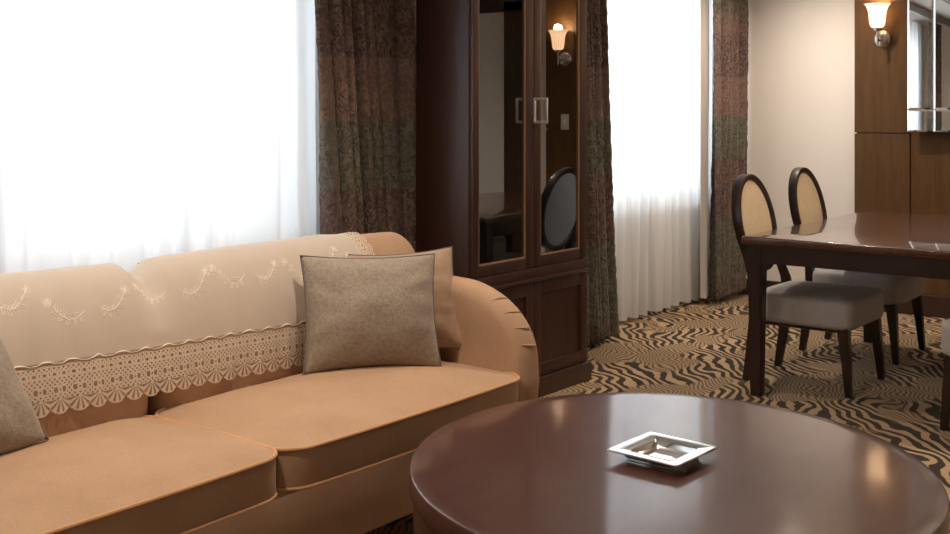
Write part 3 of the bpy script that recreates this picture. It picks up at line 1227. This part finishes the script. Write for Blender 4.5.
goblet((3.70, 2.93, 0.9935), 1.0, 'stemmed wine glass on the middle glass shelf, nearest the left edge of the cabinet')
bw = thing('crystal_bowl', 'small cut crystal bowl on the middle glass shelf behind the left door', 'bowl', (3.88, 2.95, 0.9935), 0)
bm = bmesh.new()
lathe(bm, [(0.005, 0), (0.022, 0), (0.024, 0.004), (0.045, 0.03), (0.047, 0.034), (0.043, 0.033), (0.02, 0.009), (0.004, 0.007)], 36, flute=12, famp=0.04)
obj('bowl', bm, M_CRYSTAL, bw, world_coords=False, angle=20)

# ------------------------------------------------------------------ dining table
TXa, TXb, TYa, TYb, TZ = 4.59, 6.15, 1.10, 2.115, 0.70
dt = thing('dining_table', 'rectangular polished dark wood dining table with square legs', 'dining table', ((TXa + TXb) / 2, (TYa + TYb) / 2, 0))
bm = bmesh.new()
slab(bm, [Vector(((TXa + TXb) / 2, (TYa + TYb) / 2)) + p for p in rrect((TXb - TXa) / 2, (TYb - TYa) / 2, .012, 4, 0, 4)], TZ - .034, TZ, .007, nr=4, nc=2)
obj('tabletop', bm, M_TABLE_WOOD, dt, angle=35)
bm = bmesh.new()
ins = .03
box(bm, TXa + ins, TXb - ins, TYa + ins, TYa + ins + .022, TZ - .115, TZ - .034)
box(bm, TXa + ins, TXb - ins, TYb - ins - .022, TYb - ins, TZ - .115, TZ - .034)
box(bm, TXa + ins, TXa + ins + .022, TYa + ins, TYb - ins, TZ - .115, TZ - .034)
box(bm, TXb - ins - .022, TXb - ins, TYa + ins, TYb - ins, TZ - .115, TZ - .034)
obj('apron', bm, M_CHAIR_WOOD, dt, smooth=False)
for lx, sx_ in ((TXa + .060, 1), (TXb - .060, -1)):
    for ly, sy_ in ((TYa + .048, 1), (TYb - .048, -1)):
        bm = bmesh.new()
        loft_legs(bm, [(lx, ly, 0, .024, .024), (lx, ly, .35, .029, .029), (lx, ly, TZ - .034, .034, .034)])
        bmesh.ops.bevel(bm, geom=[e for e in bm.edges], offset=.004, segments=2, affect='EDGES')
        obj('leg', bm, M_CHAIR_WOOD, dt)

# ------------------------------------------------------------------ dining chairs


def make_chair():
    r = thing('dining_chair', 'x', 'chair', group='oval-backed dining chairs')
    K = dict(parent=r, world_coords=False)
    # seat: thick upholstered block, slightly wider at the front (-y)
    out = []
    for p in rrect(.236, .228, .05, 6, bow=.006, m=8):
        k = 1 - 0.10 * (p.y + .245) / .49
        out.append(Vector((p.x * k, p.y - .015)))
    bm = slab(bmesh.new(), out, .286, .424, .028, crown_top=.020, nr=5, nc=8, wob=.003)
    obj('seat', bm, M_SEAT_GREY, r, world_coords=False, angle=60)
    obj('seat_frame', B(-.17, .17, -.195, .18, .265, .30, .006), M_CHAIR_WOOD, r, world_coords=False)
    for s in (-1, 1):
        bm = loft_legs(bmesh.new(), [(s * .214, -.228, 0, .014, .014), (s * .206, -.215, .16, .019, .019), (s * .197, -.198, .31, .025, .025)])
        bmesh.ops.bevel(bm, geom=[e for e in bm.edges], offset=.003, segments=2, affect='EDGES')
        obj('leg', bm, M_CHAIR_WOOD, r, world_coords=False)
        pts = [(s * .180, .262, 0, .014, .016), (s * .182, .236, .16, .018, .020), (s * .186, .212, .33, .021, .023), (s * .180, .222, .44, .019, .020), (s * .166, .256, .54, .017, .016), (s * .176, .285, .63, .014, .014)]
        bm = loft_legs(bmesh.new(), pts)
        bmesh.ops.bevel(bm, geom=[e for e in bm.edges], offset=.003, segments=2, affect='EDGES')
        obj('leg', bm, M_CHAIR_WOOD, r, world_coords=False)
    # oval back, leaning slightly
    cz, ha, hb = .716, .196, .226
    lean = 0.20

    def bp(u, v, w):
        return Vector((u, .300 + w + lean * (v), cz + v))
    bm = bmesh.new()
    N = 64
    prof = [(0.0, -.020), (-.010, -.024), (-.024, -.018), (-.030, 0.0), (-.030, .012), (-.018, .020), (0.0, .020), (.002, 0.0)]
    rings = []
    for i in range(N):
        a = 2 * pi * i / N
        ring = []
        for ins_, w in prof:
            ring.append(bm.verts.new(bp((ha + ins_) * cos(a), (hb + ins_) * sin(a), w)))
        rings.append(ring)
    for i in range(N):
        for k in range(len(prof)):
            k2 = (k + 1) % len(prof)
            bm.faces.new((rings[i][k], rings[(i + 1) % N][k], rings[(i + 1) % N][k2], rings[i][k2]))
    obj('back_frame', bm, M_CHAIR_WOOD, r, world_coords=False, angle=50)

    def dome(sgn, h):
        bm = bmesh.new()
        n2 = 10
        prev = None
        for j in range(n2):
            t = j / n2
            ring = [bm.verts.new(bp((ha - .026) * (1 - t) * cos(2 * pi * i / N), (hb - .026) * (1 - t) * sin(2 * pi * i / N), sgn * (.006 + h * (1 - (1 - t) ** 2.6)))) for i in range(N)]
            if prev:
                for i in range(N):
                    bm.faces.new((prev[i], prev[(i + 1) % N], ring[(i + 1) % N], ring[i]))
            prev = ring
        v = bm.verts.new(bp(0, 0, sgn * (.006 + h)))
        for i in range(N):
            bm.faces.new((prev[i], prev[(i + 1) % N], v))
        return bm
    obj('backrest', dome(-1, .020), M_SEAT_CREAM, r, world_coords=False, angle=180)
    o = obj('backrest_rear', dome(1, .010), M_SEAT_GREY, r, world_coords=False, angle=180)
    tag(o, 'grey upholstered rear of the oval back')
    return r


ch = make_chair()
ch['label'] = 'oval-backed dining chair with grey seat at the near left corner of the dining table'
ch.location = (5.07, 1.965, 0)
c2 = copy_tree(ch)
c2['label'] = 'oval-backed dining chair with grey seat, second along the table, nearer the wood wall'
c2.location = (5.85, 2.01, 0)
c3 = copy_tree(ch)
c3['label'] = 'grey-seated dining chair cut off by the right edge of the picture'
c3.location = (4.81, 1.04, 0)
c3.rotation_euler = (0, 0, pi)
c4 = copy_tree(ch)
c4['label'] = 'dining chair across the table, right side, nearest the wood wall'
c4.location = (5.75, 1.0, 0)
c4.rotation_euler = (0, 0, pi)

# ------------------------------------------------------------------ sconces


def make_sconce():
    r = thing('wall_sconce', 'x', 'wall lamp', group='wall sconces beside the mirror')
    # origin on the panel face, lamp stands out towards -x
    bm = bmesh.new()
    lathe(bm, [(0.01, 0.0), (0.054, 0.0), (0.056, -0.004), (0.052, -0.010), (0.042, -0.016), (0.02, -0.020), (0.005, -0.021)], 40, axis='X')
    obj('wall_plate', bm, M_STEEL, r, world_coords=False)
    bm = bmesh.new()
    tube(bm, catmull([(-.018, 0, 0), (-.05, 0, -.012), (-.085, 0, -.005), (-.095, 0, .03), (-.095, 0, .055)], 6), 0.0065, 12)
    tube(bm, [(-.095, 0, -.05), (-.095, 0, -.035), (-.095, 0, .0)], [.004, .008, .006], 12)
    obj('arm', bm, M_STEEL, r, world_coords=False)
    bm = bmesh.new()
    lathe(bm, [(.006, .04), (.020, .045), (.024, .055), (.024, .064), (.018, .07)], 24, (-.095, 0, 0))
    obj('socket', bm, M_STEEL, r, world_coords=False)
    bm = bmesh.new()
    prof = [(.022, .062), (.035, .068), (.043, .085), (.046, .11), (.048, .14), (.053, .17), (.063, .195), (.077, .212), (.075, .2125), (.061, .196), (.051, .171), (.046, .14), (.044, .11), (.041, .087), (.033, .070), (.022, .065)]
    lathe(bm, prof, 96, (-.095, 0, 0), flute=16, famp=0.04, cap=False)
    obj('lamp_shade', bm, M_SHADE, r, world_coords=False)
    bm = bmesh.new()
    lathe(bm, [(.003, .07), (.012, .075), (.019, .10), (.016, .125), (.004, .138)], 20, (-.095, 0, 0))
    obj('bulb', bm, M_BULB, r, world_coords=False)
    return r


SCZ = 1.693
s1 = make_sconce()
s1['label'] = 'lit chrome wall sconce with fluted glass shade, left of the mirror'
s1.location = (PX, 2.325, SCZ)
s2 = copy_tree(s1)
s2['label'] = 'lit chrome wall sconce right of the mirror, seen reflected in the cabinet door'
s2.location = (PX, 0.955, SCZ - .06)
for yy in (2.325, 0.955):
    d = bpy.data.lights.new('sconce_light', 'POINT')
    d.energy = 6
    d.color = (1.0, 0.70, 0.42)
    d.shadow_soft_size = 0.03
    o = bpy.data.objects.new('sconce_light', d)
    o.location = (PX - .095, yy, SCZ + .165)
    COL.objects.link(o)

sw = thing('light_switch', 'pale switch plate below the sconce right of the mirror', 'switch', (PX, 0.955, 1.16))
bm = box(bmesh.new(), -.008, 0, -.035, .035, -.058, .058, .003)
obj('cover_plate', bm, M_PLASTIC, sw, world_coords=False)
bm = box(bmesh.new(), -.013, -.007, -.012, .012, -.022, .022, .002)
obj('rocker', bm, M_WHITE, sw, world_coords=False)

# ------------------------------------------------------------------ mirror
MY0, MY1 = PY0 + PY1 - SY + .006, SY - .006
MZ0, MZ1 = 1.118, 2.2
MTH = radians(3.6)
mir = thing('wall_mirror', 'large silvered mirror with bordered edges on the brown wood wall', 'mirror', (PX - .004, (MY0 + MY1) / 2, MZ0), MTH)
mir.location.x = PX - .012 - sin(MTH) * (MY1 - MY0) / 2
hw = (MY1 - MY0) / 2
obj('backing', box(bmesh.new(), -.004, .008, -hw, hw, 0, MZ1 - MZ0), M_TRIM_WOOD, mir, smooth=False, world_coords=False)


def mpanel(y0, y1, z0, z1, bw_=.010):
    bm = bmesh.new()
    o_ = [(-.004, y0, z0), (-.004, y1, z0), (-.004, y1, z1), (-.004, y0, z1)]
    i_ = [(-.0075, y0 + bw_, z0 + bw_), (-.0075, y1 - bw_, z0 + bw_), (-.0075, y1 - bw_, z1 - bw_), (-.0075, y0 + bw_, z1 - bw_)]
    vo = [bm.verts.new(p) for p in o_]
    vi = [bm.verts.new(p) for p in i_]
    bm.faces.new(vi)
    bm.faces.new(vo[::-1])
    for k in range(4):
        bm.faces.new((vo[k], vo[(k + 1) % 4], vi[(k + 1) % 4], vi[k]))
    obj('mirror_panel', bm, M_MIRROR, mir, smooth=False, world_coords=False)


bs = .150
HB = .135
HT = MZ1 - MZ0
ys = [-hw, -hw + bs, hw - bs, hw]
zs = [0, HB, HT - HB, HT]
for a in range(3):
    for b in range(3):
        mpanel(ys[a] + .0004, ys[a + 1] - .0004, zs[b] + .0004, zs[b + 1] - .0004)

# ------------------------------------------------------------------ ceiling fittings


def downlight(x, y, power, label, spot=70):
    r = thing('ceiling_downlight', label, 'ceiling light', (x, y, ZC), 0, 'recessed ceiling downlights')
    bm = bmesh.new()
    lathe(bm, [(.050, -.001), (.052, -.006), (.068, -.006), (.072, -.001)], 32, cap=False)
    obj('trim_ring', bm, M_WHITE, r, world_coords=False)
    bm = bmesh.new()
    lathe(bm, [(.004, -.002), (.050, -.002), (.050, -.001), (.004, -.001)], 24)
    obj('lamp', bm, M_GLOW, r, world_coords=False)
    d = bpy.data.lights.new('downlight_lamp', 'SPOT')
    d.energy = power
    d.color = (1.0, 0.85, 0.70)
    d.spot_size = radians(150)
    d.spot_blend = 1.0
    d.shadow_soft_size = 0.05
    o = bpy.data.objects.new('downlight_lamp', d)
    o.location = (0, 0, -.03)
    o.parent = r
    COL.objects.link(o)


for (x, y, p, l) in ((1.15, 1.98, 62, 'round recessed downlight above the left seat of the sofa'),
                     (2.45, 1.98, 58, 'round recessed downlight above the right seat of the sofa'),
                     (-1.1, 1.90, 35, 'unseen recessed downlight added to brighten the back wall'),  # added fill lamp, brightens the back wall for the mirror
                     (4.1, 2.15, 34, 'round recessed downlight in front of the display cabinet'),
                     (5.3, 0.9, 85, 'round recessed downlight above the dining table'),
                     (5.6, -0.7, 50, 'unseen recessed downlight added to lighten the white door'),  # added fill lamp, lightens the door reflected in the cabinet glass
                     (6.35, 2.6, 75, 'round recessed downlight washing the cream wall')):
    downlight(x, y, p, l)

v = thing('ceiling_vent', 'long white slotted air vent in the ceiling near the sofa window, seen in the mirror', 'vent', (1.3, 2.62, ZC))
bm = box(bmesh.new(), -.7, .7, -.10, .10, -.008, 0, .002)
obj('vent_frame', bm, M_WHITE, v, world_coords=False)
bm = bmesh.new()
for k in range(4):
    box(bm, -.66, .66, -.075 + .042 * k, -.075 + .042 * k + .022, -.0095, -.0078)
obj('slot', bm, M_TRIM_WOOD, v, smooth=False, world_coords=False)
